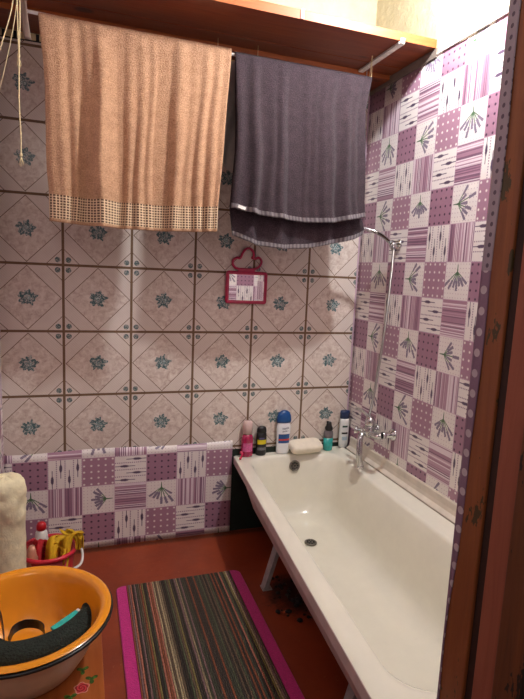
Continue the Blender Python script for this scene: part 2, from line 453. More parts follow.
# door jamb at the right of the picture
dj = thing('door_1', None, None, (XJ, -1.85, 0)); dj['kind'] = 'structure'
JV = MB()
JV.grid(lambda u, v: (XJ - .001 - .0008 * sin(v * 31) * u, YF - .007 - (interp(2.6 * v, [(.5, .005), (.75, .008), (1.0, .021), (1.3, .024), (2.6, .034)]) + .002 * sin(v * 43)) * u, 2.6 * v), 6, 90)
obj('vinyl_edging', JV, dotted_mat(), dj, solid=.0015)
obj('jamb', MB().box(XJ, XJ + .06, -1.829, -1.7635, 0, 2.6), M_JAMB, dj, bevel=.003)
obj('door_stop_gap', MB().box(XJ + .006, XJ + .06, -1.851, -1.828, 0, 2.6), M_DARKGAP, dj)
obj('door_stop', MB().box(XJ - .001, XJ + .06, -1.902, -1.851, 0, 2.6), M_JAMB2, dj, bevel=.003)
obj('architrave', MB().box(XJ - .008, XJ + .10, -1.965, -1.9025, 0, 2.6), M_JAMB3, dj, bevel=.004)

# ------------------------------------------------------------------ beige ledge between tub and wall
LG = MB()
def ledge_prof(y): 
    return [(XR - .001, y, .505), (XR - .010, y, .508), (XR - .014, y, .502), (XR - .015, y, .475), (XR - .018, y, .458), (XR - .030, y, .447), (XR - .034, y, .4435), (XR - .034, y, .419), (XR - .001, y, .419)]
LG.rings([ledge_prof(-.070), ledge_prof(-.5), ledge_prof(-1.0), ledge_prof(-1.75)], smooth=False)
struct('trim_7', LG, simple('ledge_paint', 'D8CDBE', .35, var=.1, scale=14))

# ------------------------------------------------------------------ SHELF under the ceiling
sh = thing('wall_shelf', 'wide reddish-brown plank shelf high across the back corner, with lit orange front edge', 'shelf', (0.6, -.27, 2.337))
SM = [M_SHELF, M_SHELF_EDGE]
def plank(x0, x1, y0, y1, z0, z1, p, sag=0.0):
    mb = MB().box(x0, x1, y0, y1, z0, z1)
    # front face (y0) raw orange wood: third face in box order
    mb.mi[2] = 1
    return obj('plank', mb, SM, p, bevel=.0015)
xa, xb = XL + .004, XR - .003
struct('trim_8', MB().box(XR - .007, XR + .001, -.545, -.004, 2.300, 2.3365), simple('grey_edging', '7C6F66', .6))
plank(xa, xb, -.538, -.294, 2.337, 2.372, sh)
plank(xa, xb, -.290, -.196, 2.337, 2.372, sh)
plank(xa, xb - .006, -.192, -.003, 2.318, 2.353, sh)
obj('batten', MB().box(1.309, 1.334, -.534, -.195, 2.3265, 2.3362), M_WHITEPAINT, sh, bevel=.001)
obj('metal_clip', MB().box(1.312, 1.331, -.5415, -.5385, 2.328, 2.348), M_WHITEP, sh)
obj('metal_clip', MB().box(.872, .884, -.5415, -.5385, 2.340, 2.374), M_WHITEP, sh)
hk = MB().tube(smooth_path([(1.352, -.20, 2.337), (1.352, -.20, 2.29), (1.350, -.205, 2.27), (1.345, -.215, 2.262), (1.340, -.21, 2.272)], 6), .0022, 8)
obj('wire_hook', hk, M_STEEL, sh)
# battens of cream blocks above the tiles on the back wall, seen at the left
bt = thing('lattice_strip', 'short row of cream blocks with dark gaps where tile meets shelf, far left', 'lattice', (-.1, -.006, 2.30))
obj('backing', MB().box(XL + .002, .30, -.006, -.002, 2.285, 2.315), M_DARKCAV, bt)
x = XL + .006
k = 0
while x < .27:
    obj('block', MB().box(x, x + .030, -.013, -.006, 2.288 + .001 * (k % 2), 2.3135), simple('cream_block', 'CDB98E', .7) if k == 0 else bpy.data.materials['cream_block'], bt, bevel=.002)
    x += .043; k += 1

# ------------------------------------------------------------------ towel rod
RY, RZ = -.360, 2.243
rod = thing('towel_rod', 'thin white rod carrying the beige and dark towels below the shelf', 'rod', (.6, RY, RZ))
obj('pole', MB().tube([(-.125, RY, RZ + .014), (.6, RY, RZ - .004), (1.288, RY, RZ - .010)], .006, 12), M_WHITEP, rod)
for xx in (-.118, 1.285):
    obj('hanger_cord', MB().tube(smooth_path([(xx, RY, 2.337), (xx, RY + .007, 2.28), (xx, RY + .0065, RZ), (xx, RY, RZ - .009 + (.014 if xx < 0 else -.004)), (xx, RY - .0085, RZ + .004), (xx, RY - .004, 2.30), (xx + .003, RY, 2.337)], 5), .0016, 6), M_ROPE, rod)

# ------------------------------------------------------------------ TOWELS
def terry(name, c1, c2, band=None, hem=None, sheen=.4):
    m, b, g = new_mat(name); uv = g.coord('UV'); s = g.sep(uv)
    fine = g.noise(uv, 190, 3, .75); mid = g.noise(uv, 28, 4, .7)
    c = g.ramp(g.add(g.mul(fine, .7), g.mul(mid, .3)), [(.36, lin(c1)), (.66, lin(c2))])
    h = fine
    if band:   # (lo, hi, dark colour, light colour) in uv.y distance from the hem
        lo_, hi_, dk, lt_ = band
        inb = g.mul(g.gt(s[1], lo_), g.lt(s[1], hi_))
        fx = g.fr(g.mul(s[0], 1 / .0118)); fy = g.fr(g.mul(s[1], 1 / .0100))
        dot = g.mul(g.mul(g.gt(fx, .30), g.gt(fy, .34)), inb)
        c = g.mix(inb, c, lin(lt_)); c = g.mix(dot, c, lin(dk))
    if hem:
        inh = g.lt(s[1], hem[0]); c = g.mix(inh, c, g.mix(g.gt(g.fr(g.mul(s[0], 60)), .5), lin(hem[1]), lin(hem[2])))
    g.val(b.inputs['Base Color'], c); b.inputs['Roughness'].default_value = .95
    b.inputs['Sheen Weight'].default_value = sheen; b.inputs['Sheen Roughness'].default_value = .5
    g.val(b.inputs['Normal'], g.bump(h, .9, .006)); return m
M_BEIGE = terry('beige_terry', '93694C', 'D2A785', band=(.012, .100, '5C4030', 'E0C4A2'), sheen=.08)
M_DARK = terry('dark_terry', '140B10', '49363F', hem=(.020, '827A7C', '645C60'), sheen=.06)

def towel(name, label, mat, edges, front_hem, back_hem, rodz, seed, amp, parent_cat='towel', group=None, bw=0.0):
    """edges(z) -> (xl, xr); cloth runs front hem -> rod -> back hem"""
    root = thing(name, label, parent_cat, (sum(edges(2.2)) / 2, RY, rodz), group)
    rnd = random.Random(seed); ph = [rnd.uniform(0, 6.28) for _ in range(6)]; fr = [rnd.uniform(.8, 1.2) * f for f in (2.1, 3.7, 5.3, 8.1, 11.7, 17.0)]
    ws = [1, .7, .75, .5, .35, .16]
    r = .0105
    def fold(u, d):   # d = distance below the rod
        g = min(1, d / .5) ** .8
        s = 0
        for p, f, a in zip(ph, fr, ws): s += a * sin(2 * pi * f * u + p + .5 * sin(3 * d + p) * (0.6 if f < 6 else .2))
        return s * amp * (0.16 + .84 * g)
    def make(side, hem, nv, nm):
        mb = MB()
        sgn = -1 if side == 'front' else 1
        def P(u, v):
            xl0, xr0 = edges(rodz); xt = xl0 + (xr0 - xl0) * u
            zb = hem(xt)
            arc = .5 * pi * r
            L = arc + (rodz - zb); t = v * L           # v = 0 at crest
            if t < arc:
                a = t / r; z = rodz + r * cos(a) ; y = RY + sgn * r * sin(a); d = 0
            else:
                d = t - arc; z = rodz - d; y = RY + sgn * (r + (.002 if side == 'front' else .012 * min(1, d * 3)))
                y += (fold(u, d) - (amp * .6 if side == 'front' else -amp * .6) * min(1, d * 3)) * (1 if side == 'front' else .35)
                if side == 'back': y = max(y, RY + r * .9)
                if side == 'front': y = min(y, RY - r * .9)
            el, er = edges(z)
            x = el + (er - el) * u
            if side == 'back': x += .004 - bw * u
            x += .004 * sin(u * 23 + d * 9) * min(1, d * 4)
            return (x, y, z)
        def U(u, v):
            xl0, xr0 = edges(rodz); xt = xl0 + (xr0 - xl0) * u
            L = .5 * pi * r + rodz - hem(xt); return ((xr0 - xl0) * u, (1 - v) * L)
        mb.grid(P, 130, nv, uvs=U)
        return obj(nm, mb, mat, root, solid=.006, solid_off=0.0)
    return root, make
bl = [(1.5, -.036), (1.64, -.032), (1.72, -.038), (1.9, -.042), (2.1, -.050), (2.26, -.064)]
br = [(1.5, .608), (1.63, .606), (1.70, .608), (1.94, .624), (2.1, .640), (2.26, .649)]
T1, mk = towel('bath_towel', 'large beige terry towel with checked border, hanging left', M_BEIGE,
               lambda z: (interp(z, bl), interp(z, br)), None, None, 2.246, 3, .015, bw=.035)
mk('front', lambda x: 1.528 + .012 * abs((x - .28) / .35) ** 2 - .006, 110, 'front_flap')
mk('back', lambda x: 1.66 + .01 * sin(x * 8), 60, 'back_flap')
dl = [(1.48, .69), (1.64, .672), (1.71, .677), (1.87, .684), (2.06, .672), (2.25, .664)]
dr = [(1.48, 1.318), (1.60, 1.322), (1.66, 1.300), (1.72, 1.290), (2.10, 1.268), (2.25, 1.288)]
T2, mk2 = towel('bath_towel', 'dark plum-grey terry towel with grey hem, hanging right beside the shower', M_DARK,
                lambda z: (interp(z, dl), interp(z, dr)), None, None, 2.236, 11, .012)
fh = [(.66, 1.640), (.753, 1.622), (.844, 1.612), (.983, 1.603), (1.113, 1.610), (1.30, 1.652)]
bh = [(.66, 1.530), (.689, 1.522), (.771, 1.494), (.888, 1.484), (1.007, 1.494), (1.153, 1.526), (1.228, 1.548), (1.324, 1.59)]
mk2('front', lambda x: interp(x, fh), 100, 'front_flap')
mk2('back', lambda x: interp(x, bh), 100, 'back_flap')
obj('care_label', MB().box(.694, .728, -.392, -.3895, 1.636, 1.648).xform(Matrix.Translation((.71, -.39, 1.642)) @ Matrix.Rotation(.28, 4, 'Y') @ Matrix.Translation((-.71, .39, -1.642))), M_WHITEP, T2)
# pale cloth hanging behind
PC = MB()
PC.grid(lambda u, v: (.655 + .085 * u + .01 * sin(v * 5) - .03 * v * (1 - u), -.245 + .012 * sin(u * 9 + v * 3), 2.255 - .38 * v - .10 * u * v), 24, 30)
tag(obj('hanging_cloth', PC, simple('pale_cloth', 'A79F9C', .9, bump=.3), base=(.7, -.245, 2.25), solid=.003), 'narrow pale grey cloth hanging in the gap behind the two towels', 'cloth')
PCl = MB().tube([(.62, -.245, 2.258), (.80, -.245, 2.258)], .003, 8)
for xx in (.622, .798): PCl.tube([(xx, -.245, 2.258), (xx, -.245, 2.337)], .0015, 6)
tag(obj('clothes_line', PCl, M_ROPE, base=(.7, -.245, 2.258)), 'short cord under the shelf holding the pale grey cloth', 'cord')

# ------------------------------------------------------------------ hanging strings, top left
def cord(name, pts, r, label, tassel=True):
    p = smooth_path(pts, 8); root = thing(name, label, 'string', tuple(pts[0]))
    obj('strand', MB().tube(p, r, 7), M_ROPE, root)
    if tassel:
        e = Vector(pts[-1]); mb = MB()
        mb.lathe([(.0015, .012), (.0045, .008), (.005, .002), (.003, -.002)], e, 10)
        for k in range(7):
            a = k * .9; mb.tube([e, e + Vector((.004 * cos(a), .004 * sin(a), -.012)), e + Vector((.008 * cos(a), .006 * sin(a), -.026 - .004 * (k % 3)))], .0011, 5)
        obj('tassel', mb, M_ROPE, root)
    return root
cord('cotton_string', [(-.112, -.5, 2.336), (-.110, -.5, 2.20), (-.1155, -.5, 2.05), (-.118, -.5, 1.90), (-.115, -.5, 1.80), (-.1155, -.5, 1.735)], .0022, 'longest cream string with frayed end, hanging beside the beige towel')
cord('cotton_string', [(-.118, -.49, 2.336), (-.119, -.49, 2.20), (-.117, -.495, 2.055)], .002, 'short cream string ending in a frayed knot, beside the longest string')
cord('cotton_string', [(-.116, -.5, 2.336), (-.135, -.5, 2.20), (-.176, -.5, 2.055), (-.21, -.5, 1.9), (-.25, -.49, 1.80)], .0018, 'cream string slanting left out of the picture, nearest the camera', False)
cord('cotton_string', [(-.114, -.46, 2.336), (-.13, -.45, 2.20), (-.160, -.44, 2.06), (-.20, -.42, 1.93), (-.255, -.41, 1.84)], .0013, 'thin dim cream string slanting left behind the thicker one', False)
RB = MB(); RB.grid(lambda u, v: (-.118 + .022 * u + .018 * v * v, -.475 + .004 * sin(v * 4 + u * 2), 2.336 - .215 * v), 4, 20)
tag(obj('fabric_strap', RB, simple('brown_strap', '6B5850', .85), base=(-.11, -.475, 2.336), solid=.002), 'dull brown fabric strap hanging from the shelf by the cords', 'strap')

# ------------------------------------------------------------------ MIRROR
mr = thing('wall_mirror', 'small rectangular mirror in a crimson plastic frame with cloud-shaped hanger', 'mirror', (.858, -.004, 1.30))
M_PINK = simple('crimson_plastic', 'B01346', .3, var=.08, coat=.3)
def rrect(x0, x1, z0, z1, r, y, n=6):
    out = []
    for cx, cz, a0 in ((x1 - r, z1 - r, 0), (x0 + r, z1 - r, pi / 2), (x0 + r, z0 + r, pi), (x1 - r, z0 + r, 1.5 * pi)):
        for k in range(n + 1): a = a0 + pi / 2 * k / n; out.append((cx + r * cos(a), y, cz + r * sin(a)))
    return out
mx0, mx1, mz0, mz1 = .752, .968, 1.218, 1.380
FR = MB(); FR.rings([rrect(mx0, mx1, mz0, mz1, .015, -.006), rrect(mx0, mx1, mz0, mz1, .015, -.018), rrect(mx0 + .004, mx1 - .004, mz0 + .004, mz1 - .004, .012, -.022),
          rrect(mx0 + .015, mx1 - .015, mz0 + .015, mz1 - .015, .004, -.022), rrect(mx0 + .017, mx1 - .017, mz0 + .017, mz1 - .017, .003, -.018)], cap0=True, cap1=False)
obj('frame', FR, M_PINK, mr)
mm, b_, g_ = new_mat('mirror_glass'); b_.inputs['Metallic'].default_value = 1; b_.inputs['Roughness'].default_value = .02
g_.val(b_.inputs['Base Color'], g_.ramp(g_.noise(g_.coord(), 8), [(0, (.86, .86, .86, 1)), (1, (.92, .92, .92, 1))]))
obj('mirror_pane', MB().box(mx0 + .014, mx1 - .014, -.0178, -.0165, mz0 + .014, mz1 - .014), mm, mr)
hp = [(.818, 1.386), (.800, 1.392), (.786, 1.410), (.790, 1.430), (.808, 1.440), (.824, 1.440), (.834, 1.462), (.850, 1.484), (.872, 1.488), (.890, 1.474), (.893, 1.452), (.886, 1.444), (.902, 1.440), (.922, 1.446), (.936, 1.428), (.926, 1.404), (.905, 1.390), (.880, 1.386)]
pp = smooth_path([(a - .002, -.014, b + .004) for a, b in hp] + [(hp[0][0] - .002, -.014, hp[0][1] + .004)], 5)[:-1]
HM = MB().tube(pp, .0065, 8, closed=True); HM.box(.812, .898, -.020, -.008, 1.378, 1.392)
obj('hanger', HM, M_PINK, mr)
obj('nail', MB().tube([(.86, .003, 1.482), (.86, -.022, 1.484)], .002, 8), M_STEEL, mr)

# ------------------------------------------------------------------ BATHTUB
XRT = 1.4515
def xleft(y): return .828 + .075 * y   # outer left edge drifts away from the wall towards the camera
def ring(i0, i1, ib, inr, r, z, yb=-.0065, yn=-1.735, n=8):
    """i0 left inset, i1 right inset, ib back inset, inr near inset"""
    x1 = 1.0; pts = []
    X0, X1, Y1, Y0 = i0, .66 - i1, -ib, -1.7285 + inr
    for cx, cy, a0 in ((X1 - r, Y1 - r, 0), (X0 + r, Y1 - r, pi / 2), (X0 + r, Y0 + r, pi), (X1 - r, Y0 + r, 1.5 * pi)):
        for k in range(n + 1):
            a = a0 + pi / 2 * k / n; px, py = cx + r * cos(a), cy + r * sin(a)
            f = px / .66; yy = yb + py; xl = xleft(yy)
            zz = z + (.020 * min(1, max(0, (f - .93) / .07)) if z > .37 else 0)
            pts.append((xl + (XRT - xl) * f, yy, zz))
    return pts
tub = thing('bathtub', 'long white enamel bathtub along the lavender wall, on splayed steel legs', 'bathtub', (1.15, -.85, 0))
TB = MB()
outer = [ring(.20, .16, .16, .20, .12, .085), ring(.13, .10, .11, .13, .13, .12), ring(.075, .06, .06, .07, .13, .21), ring(.045, .04, .035, .04, .12, .30), ring(.028, .02, .02, .02, .07, .375),
         ring(.016, .01, .010, .012, .05, .3798)]
lip = [ring(.006, .006, .004, .006, .012, .3795), ring(.0, .0, .0, .0, .012, .382), ring(.0, .0, .0, .0, .012, .4175), ring(.0012, .001, .001, .001, .012, .4195)]
rim = [ring(.0012, .001, .001, .001, .012, .4195), ring(.005, .004, .003, .005, .015, .4215), ring(.030, .025, .012, .03, .05, .4225), ring(.052, .060, .030, .06, .10, .4225)]
inner = [ring(.061, .066, .040, .070, .11, .4218), ring(.069, .073, .047, .080, .118, .418), ring(.075, .079, .053, .090, .125, .408), ring(.080, .087, .060, .11, .13, .380), ring(.088, .112, .072, .16, .14, .30), ring(.104, .124, .086, .24, .15, .20),
         ring(.124, .138, .10, .32, .15, .145), ring(.150, .165, .125, .38, .14, .112), ring(.19, .21, .17, .44, .11, .100), ring(.24, .26, .25, .56, .06, .097)]
TB.rings(outer, cap0=True, cap1=False); TB.rings(lip[:2], cap0=False, cap1=False, smooth=False); TB.rings(lip[1:], cap0=False, cap1=False, smooth=False); no = len(TB.f)
obj('outer_shell', TB, M_TUBOUT, tub)
TI = MB().rings(rim + inner, cap0=False, cap1=True)
for k in range(len(TI.sm)): TI.sm[k] = True
obj('basin', TI, M_TUB, tub)
# chipped dark patches on outer shell
# overflow
def disc(cx, cy, cz, n_, r, parent, nm, mat, hmat):
    n_ = Vector(n_).normalized(); q = n_.to_track_quat('Z', 'Y').to_matrix().to_4x4(); Mx = Matrix.Translation((cx, cy, cz)) @ q
    mb = MB().lathe([(r, -.002), (r, .002), (r * .82, .005), (r * .78, .003), (.0005, .0025)], (0, 0, 0), 28).xform(Mx)
    d = obj(nm, mb, mat, parent)
    h = MB()
    for k in range(8):
        a = 2 * pi * k / 8; h.lathe([(r * .15, .003), (r * .15, .0042), (.0003, .0043)], (r * .53 * cos(a), r * .53 * sin(a), 0), 8)
    h.lathe([(r * .16, .003), (r * .16, .0042), (.0003, .0043)], (0, 0, 0), 8)
    h.xform(Mx); obj('drain_hole', h, hmat, d)
    return d
M_BRUSH = simple('dull_chrome', '7B746A', .5, .7)
disc(1.150, -.0765, .366, (0, -1, .15), .030, tub, 'overflow_grate', M_BRUSH, M_DARKCAV)
disc(1.118, -.398, .1030, (0, 0, 1), .030, tub, 'drain', M_BRUSH, M_DARKCAV)
# legs: splayed flat steel pieces
def leg(y, dx=0.0):
    mb = MB()
    def q(px, py, pz): return (px + dx, py, pz)
    a = [q(.885, y - .024, .215), q(.885, y + .024, .215), q(.905, y + .024, .215), q(.905, y - .024, .215)]
    b = [q(.826, y - .020, .004), q(.826, y + .020, .004), q(.846, y + .020, .004), q(.846, y - .020, .004)]
    mb.rings([a, b], smooth=False)
    mb.box(.822 + dx, .866 + dx, y - .022, y + .022, 0.0005, .006)
    return obj('leg', mb, M_STEEL, tub, bevel=.002)
leg(-.545); leg(-1.24, .040)
for yy in (-.545, -1.24):
    mb = MB().rings([[(1.385, yy - .02, .15), (1.385, yy + .02, .15), (1.40, yy + .02, .15), (1.40, yy - .02, .15)], [(1.41, yy - .02, .0005), (1.41, yy + .02, .0005), (1.43, yy + .02, .0005), (1.43, yy - .02, .0005)]], smooth=False)
    obj('leg', mb, M_STEEL, tub)
# drain pipe under tub
DP = MB().tube(smooth_path([(1.11, -.395, .09), (1.11, -.39, .05), (1.10, -.34, .03), (1.06, -.2, .03), (1.05, -.02, .03)], 6), .02, 12)
obj('waste_pipe', DP, simple('grey_pipe', '5A5854', .6), tub)
# dark debris on the floor below the tub
DB = MB(); rr = random.Random(5)
for k in range(70):
    a = rr.uniform(0, 6.28); q = rr.uniform(0, .13); s_ = rr.uniform(.004, .013)
    cx, cy = .955 + q * cos(a) * 1.1, -.64 + q * sin(a) * 1.3
    DB.lathe([(s_ * .6, 0.0005), (s_, s_ * .4), (s_ * .7, s_ * .9), (.0005, s_)], (cx, cy, 0), 6, sx=rr.uniform(.6, 1.5), sy=rr.uniform(.6, 1.5))
o_ = obj('dirt_clumps', DB, simple('dark_grime', '1C1410', .9, var=.4), base=(.955, -.64, 0)); tag(o_, 'scatter of dark grime on the red floor beneath the bathtub', 'dirt', kind='stuff')

# ------------------------------------------------------------------ FAUCET + SHOWER
fa = thing('bath_faucet', 'chrome wall mixer tap with lever and down-curved spout over the tub', 'faucet', (XR, -.40, .60))
WX = XR - .002
B = MB()
y0, y1, xf, zf = -.458, -.308, 1.408, .628
for yy, zz in ((y0, .637), (y1, .620)):
    fl = MB().lathe([(.030, 0), (.030, .004), (.022, .012), (.014, .016), (.013, .045)], (0, 0, 0), 24).xform(Matrix.Translation((WX, yy, zz)) @ Matrix.Rotation(-pi / 2, 4, 'Y'))
    obj('wall_flange', fl, M_CHROME, fa)
    obj('union_nut', MB().lathe([(.017, 0), (.019, .002), (.019, .014), (.017, .016)], (0, 0, 0), 6).xform(Matrix.Translation((WX - .045, yy, zz)) @ Matrix.Rotation(-pi / 2, 4, 'Y')), M_CHROME, fa)
B.tube(smooth_path([(xf + .012, y0 - .004, .637), (xf - .002, y0 + .006, .634), (xf - .008, y0 + .04, .630), (xf - .006, -.385, .627), (xf - .008, y1 - .04, .624), (xf - .002, y1 - .006, .621), (xf + .012, y1 + .004, .620)], 6), .0165, 18)
B.lathe([(.019, -.02), (.023, 0), (.024, .028), (.021, .036)], (xf - .006, -.385, .63), 24)
obj('body', B, M_CHROME, fa)
cp = MB().lathe([(.0225, .036), (.025, .042), (.0245, .062), (.019, .076), (.008, .083), (.0005, .084)], (xf - .006, -.385, .63), 24)
obj('cartridge_cap', cp, M_CHROME, fa)
lv = MB().tube(smooth_path([(xf - .006, -.385, .700), (xf - .008, -.345, .712), (xf - .008, -.29, .720), (xf - .010, -.25, .716)], 6), [.010] * 4 + [.008] * 8 + [.007] * 6 + [.006], 12)
obj('lever', lv, M_CHROME, fa)
spp = smooth_path([(xf - .006, -.345, .616), (xf - .020, -.350, .616), (xf - .034, -.356, .604), (xf - .042, -.362, .575), (xf - .046, -.370, .53), (xf - .044, -.376, .49), (xf - .038, -.380, .462)], 6)
sp_ = MB().tube(spp, [.0115 + .004 * min(1, k / 20) for k in range(len(spp))], 16)
obj('spout', sp_, M_CHROME, fa)
obj('spout_nozzle', MB().lathe([(.0145, 0), (.0165, .002), (.0165, .012), (.0145, .014)], (xf - .038, -.380, .450), 20), M_CHROME, fa)
obj('diverter_knob', MB().tube([(xf, -.318, .622), (xf - .022, -.305, .622), (xf - .024, -.303, .622), (xf - .040, -.294, .620)], [.010, .010, .019, .019], 16), M_CHROME, fa)

hsx = XR - .04
sw = thing('hand_shower', 'chrome hand shower resting in its wall holder, head hidden behind the dark towel', 'shower', (XR, -.40, 1.54))
hold = MB().lathe([(.020, 0), (.020, .006), (.012, .010), (.011, .030)], (0, 0, 0), 20).xform(Matrix.Translation((WX, -.380, 1.541)) @ Matrix.Rotation(-pi / 2, 4, 'Y'))
hold.tube([(XR - .034, -.365, 1.541), (XR - .040, -.392, 1.522)], .0165, 18)
obj('holder', hold, M_CHROME, sw)
hpz = smooth_path([(XR - .040, -.395, 1.518), (XR - .039, -.372, 1.536), (XR - .046, -.325, 1.565), (XR - .064, -.285, 1.590), (XR - .10, -.262, 1.604), (XR - .15, -.255, 1.608), (XR - .185, -.250, 1.606)], 6)
obj('handle', MB().tube(hpz, [.009] * 6 + [.0095] * (len(hpz) - 6), 14), M_CHROME, sw)
hdm = MB().lathe([(.010, .03), (.028, .018), (.036, .004), (.036, -.004), (.032, -.008), (.001, -.008)], (0, 0, 0), 24).xform(Matrix.Translation((XR - .200, -.248, 1.598)) @ Matrix.Rotation(.35, 4, 'Y'))
obj('shower_head', hdm, M_CHROME, sw)
hose_pts = smooth_path([(XR - .040, -.393, 1.515), (XR - .035, -.386, 1.44), (XR - .034, -.380, 1.361), (XR - .032, -.368, 1.228), (XR - .032, -.354, 1.081), (XR - .035, -.335, .93), (XR - .045, -.325, .787), (XR - .060, -.325, .70), (XR - .075, -.330, .650), (XR - .080, -.332, .636)], 12)
def hose_mat():
    m, b, g = new_mat('ribbed_chrome_hose'); s = g.sep(g.coord())
    b.inputs['Metallic'].default_value = 1; b.inputs['Roughness'].default_value = .28
    w_ = g.m('SINE', g.mul(s[2], 1400.0)); g.val(b.inputs['Base Color'], g.ramp(w_, [(0, lin('8C8683')), (1, lin('C9C6C4'))])); g.val(b.inputs['Normal'], g.bump(w_, .5, .002)); return m
obj('hose', MB().tube(hose_pts, .0062, 10), hose_mat(), sw)

# ------------------------------------------------------------------ TOILETRIES on the back deck
DZ = .4238
def lbl_side(prof_r, z0, z1, c, mat, parent, nm, th0=-2.6, th1=-.7, sx=1.0, sy=1.0, eps=.0006):
    mb = MB(); mb.grid(lambda u, v: (c[0] + (prof_r(z0 + (z1 - z0) * v) * sx + eps) * cos(th0 + (th1 - th0) * u), c[1] + (prof_r(z0 + (z1 - z0) * v) * sy + eps) * sin(th0 + (th1 - th0) * u), c[2] + z0 + (z1 - z0) * v), 18, 8)
    return obj(nm, mb, mat, parent)
def bottle(name, label, c, prof, mat, capprof, capmat, sx=1.0, sy=.62, seg=28):
    r = thing(name, label, 'bottle', c, None)
    obj('bottle_body', MB().lathe(prof, c, seg, sx=sx, sy=sy), mat, r)
    obj('cap', MB().lathe(capprof, c, seg, sx=sx, sy=sy), capmat, r)
    return r
# 1 raspberry shower gel with clear-pink cap
M_RASP = simple('raspberry_gel', '9C1648', .2, var=.15, coat=.5); M_CLEARP = simple('cloudy_pink_cap', 'D3B3AE', .25, var=.1, coat=.4)
c1 = (.893, -.032, DZ)
pr1 = [(.026, 0), (.031, .004), (.0325, .02), (.031, .06), (.0315, .095), (.027, .112), (.019, .120)]
b1 = bottle('shampoo_bottle', 'raspberry-red bottle with cloudy pale cap, leftmost bottle on the tub ledge', c1, pr1, M_RASP,
            [(.020, .120), (.0255, .122), (.0262, .165), (.024, .186), (.018, .190), (.001, .190)], M_CLEARP, sy=.75)
f1 = lambda z: interp(z, [(p[1], p[0]) for p in pr1])
lbl_side(f1, .03, .075, c1, simple('pink_label', 'C65A8C', .4, var=.3, scale=120), b1, 'label', sy=.75)
# 2 black shower gel with yellow band
c2 = (.972, -.028, DZ)
pr2 = [(.024, 0), (.028, .004), (.0285, .04), (.0285, .10), (.0265, .118), (.020, .122)]
b2 = bottle('shampoo_bottle', 'black bottle with yellow band, beside the raspberry bottle', c2, pr2, M_BLACK,
            [(.022, .122), (.0265, .123), (.025, .142), (.020, .152), (.010, .156), (.001, .157)], M_BLACK, sy=.7)
f2 = lambda z: interp(z, [(p[1], p[0]) for p in pr2])
lbl_side(f2, .062, .086, c2, simple('yellow_label', 'D6C21F', .4), b2, 'label', sy=.7)
lbl_side(f2, .030, .045, c2, simple('grey_label', '6E6E72', .4, var=.4, scale=200), b2, 'label', sy=.7)
lbl_side(f2, .090, .098, c2, simple('violet_label', '4A4A80', .4), b2, 'label', th0=-2.2, th1=-1.2, sy=.7)
# 3 white anti-dandruff shampoo, blue cap
M_SHWHITE = simple('glossy_white_bottle', 'E9E9EC', .25, var=.03); M_BLUE = simple('blue_plastic', '174A86', .3, var=.08); M_NAVY = simple('navy_plastic', '16294F', .35)
c3 = (1.095, -.028, DZ)
K3 = 1.14
pr3 = [(.030, 0), (.036, .004), (.0385, .02), (.0375, .06), (.0385, .10), (.040, .128), (.036, .145), (.031, .152)]; pr3 = [(a, b * K3) for a, b in pr3]
b3 = bottle('shampoo_bottle', 'tall white bottle with bright blue cap and blue-red label, beside the pale soap', c3, pr3, M_SHWHITE,
            [(a, b * K3) for a, b in [(.0315, .150), (.040, .150), (.0415, .162), (.038, .182), (.030, .198), (.016, .206), (.001, .208)]], M_BLUE, sy=.5)
f3 = lambda z: interp(z, [(p[1], p[0]) for p in pr3])
lbl_side(f3, .060, .110, c3, M_BLUE, b3, 'label', sy=.5, th0=-2.5, th1=-.65)
lbl_side(f3, .075, .084, c3, simple('red_label', 'C43A30', .4), b3, 'label', sy=.5, th0=-2.5, th1=-.65, eps=.0012)
text('brand_text', 'head&', .017, (c3[0] + .004, c3[1] - .0216, c3[2] + .143), (pi / 2, 0, .28), M_NAVY, b3)
text('brand_text', 'shoulders', .0105, (c3[0] + .004, c3[1] - .0212, c3[2] + .127), (pi / 2, 0, .28), M_NAVY, b3)
# 4 soap / sponge
def pill(name, c, a, b, h, mat, rz=0, ry=0, label=None, cat=None, p=4.0):
    mb = MB(); rs = []
    for k in range(13):
        t = -pi / 2 + pi * k / 12; s_ = max(.02, abs(cos(t)) ** (2 / p)); zz = h / 2 * (1 if t > 0 else -1) * abs(sin(t)) ** (2 / p)
        rg = []
        for q in range(40):
            u = 2 * pi * q / 40; cu, su = cos(u), sin(u)
            rg.append((a / 2 * s_ * (1 if cu > 0 else -1) * abs(cu) ** (2 / 4.6), b / 2 * s_ * (1 if su > 0 else -1) * abs(su) ** (2 / 4.6), zz))
        rs.append(rg)
    mb.rings(rs); mb.xform(Matrix.Translation(c) @ Matrix.Rotation(rz, 4, 'Z') @ Matrix.Rotation(ry, 4, 'X'))
    for k in range(len(mb.sm)): mb.sm[k] = True
    return obj(name, mb, mat, base=c)
tag(pill('bath_sponge', (1.218, -.052, DZ + .040), .190, .088, .050, simple('cream_sponge', 'EADFCB', .75, var=.06, bump=.3, bscale=160), rz=.10, ry=.40), 'cream rounded sponge lying on the tub ledge above the overflow', 'sponge')
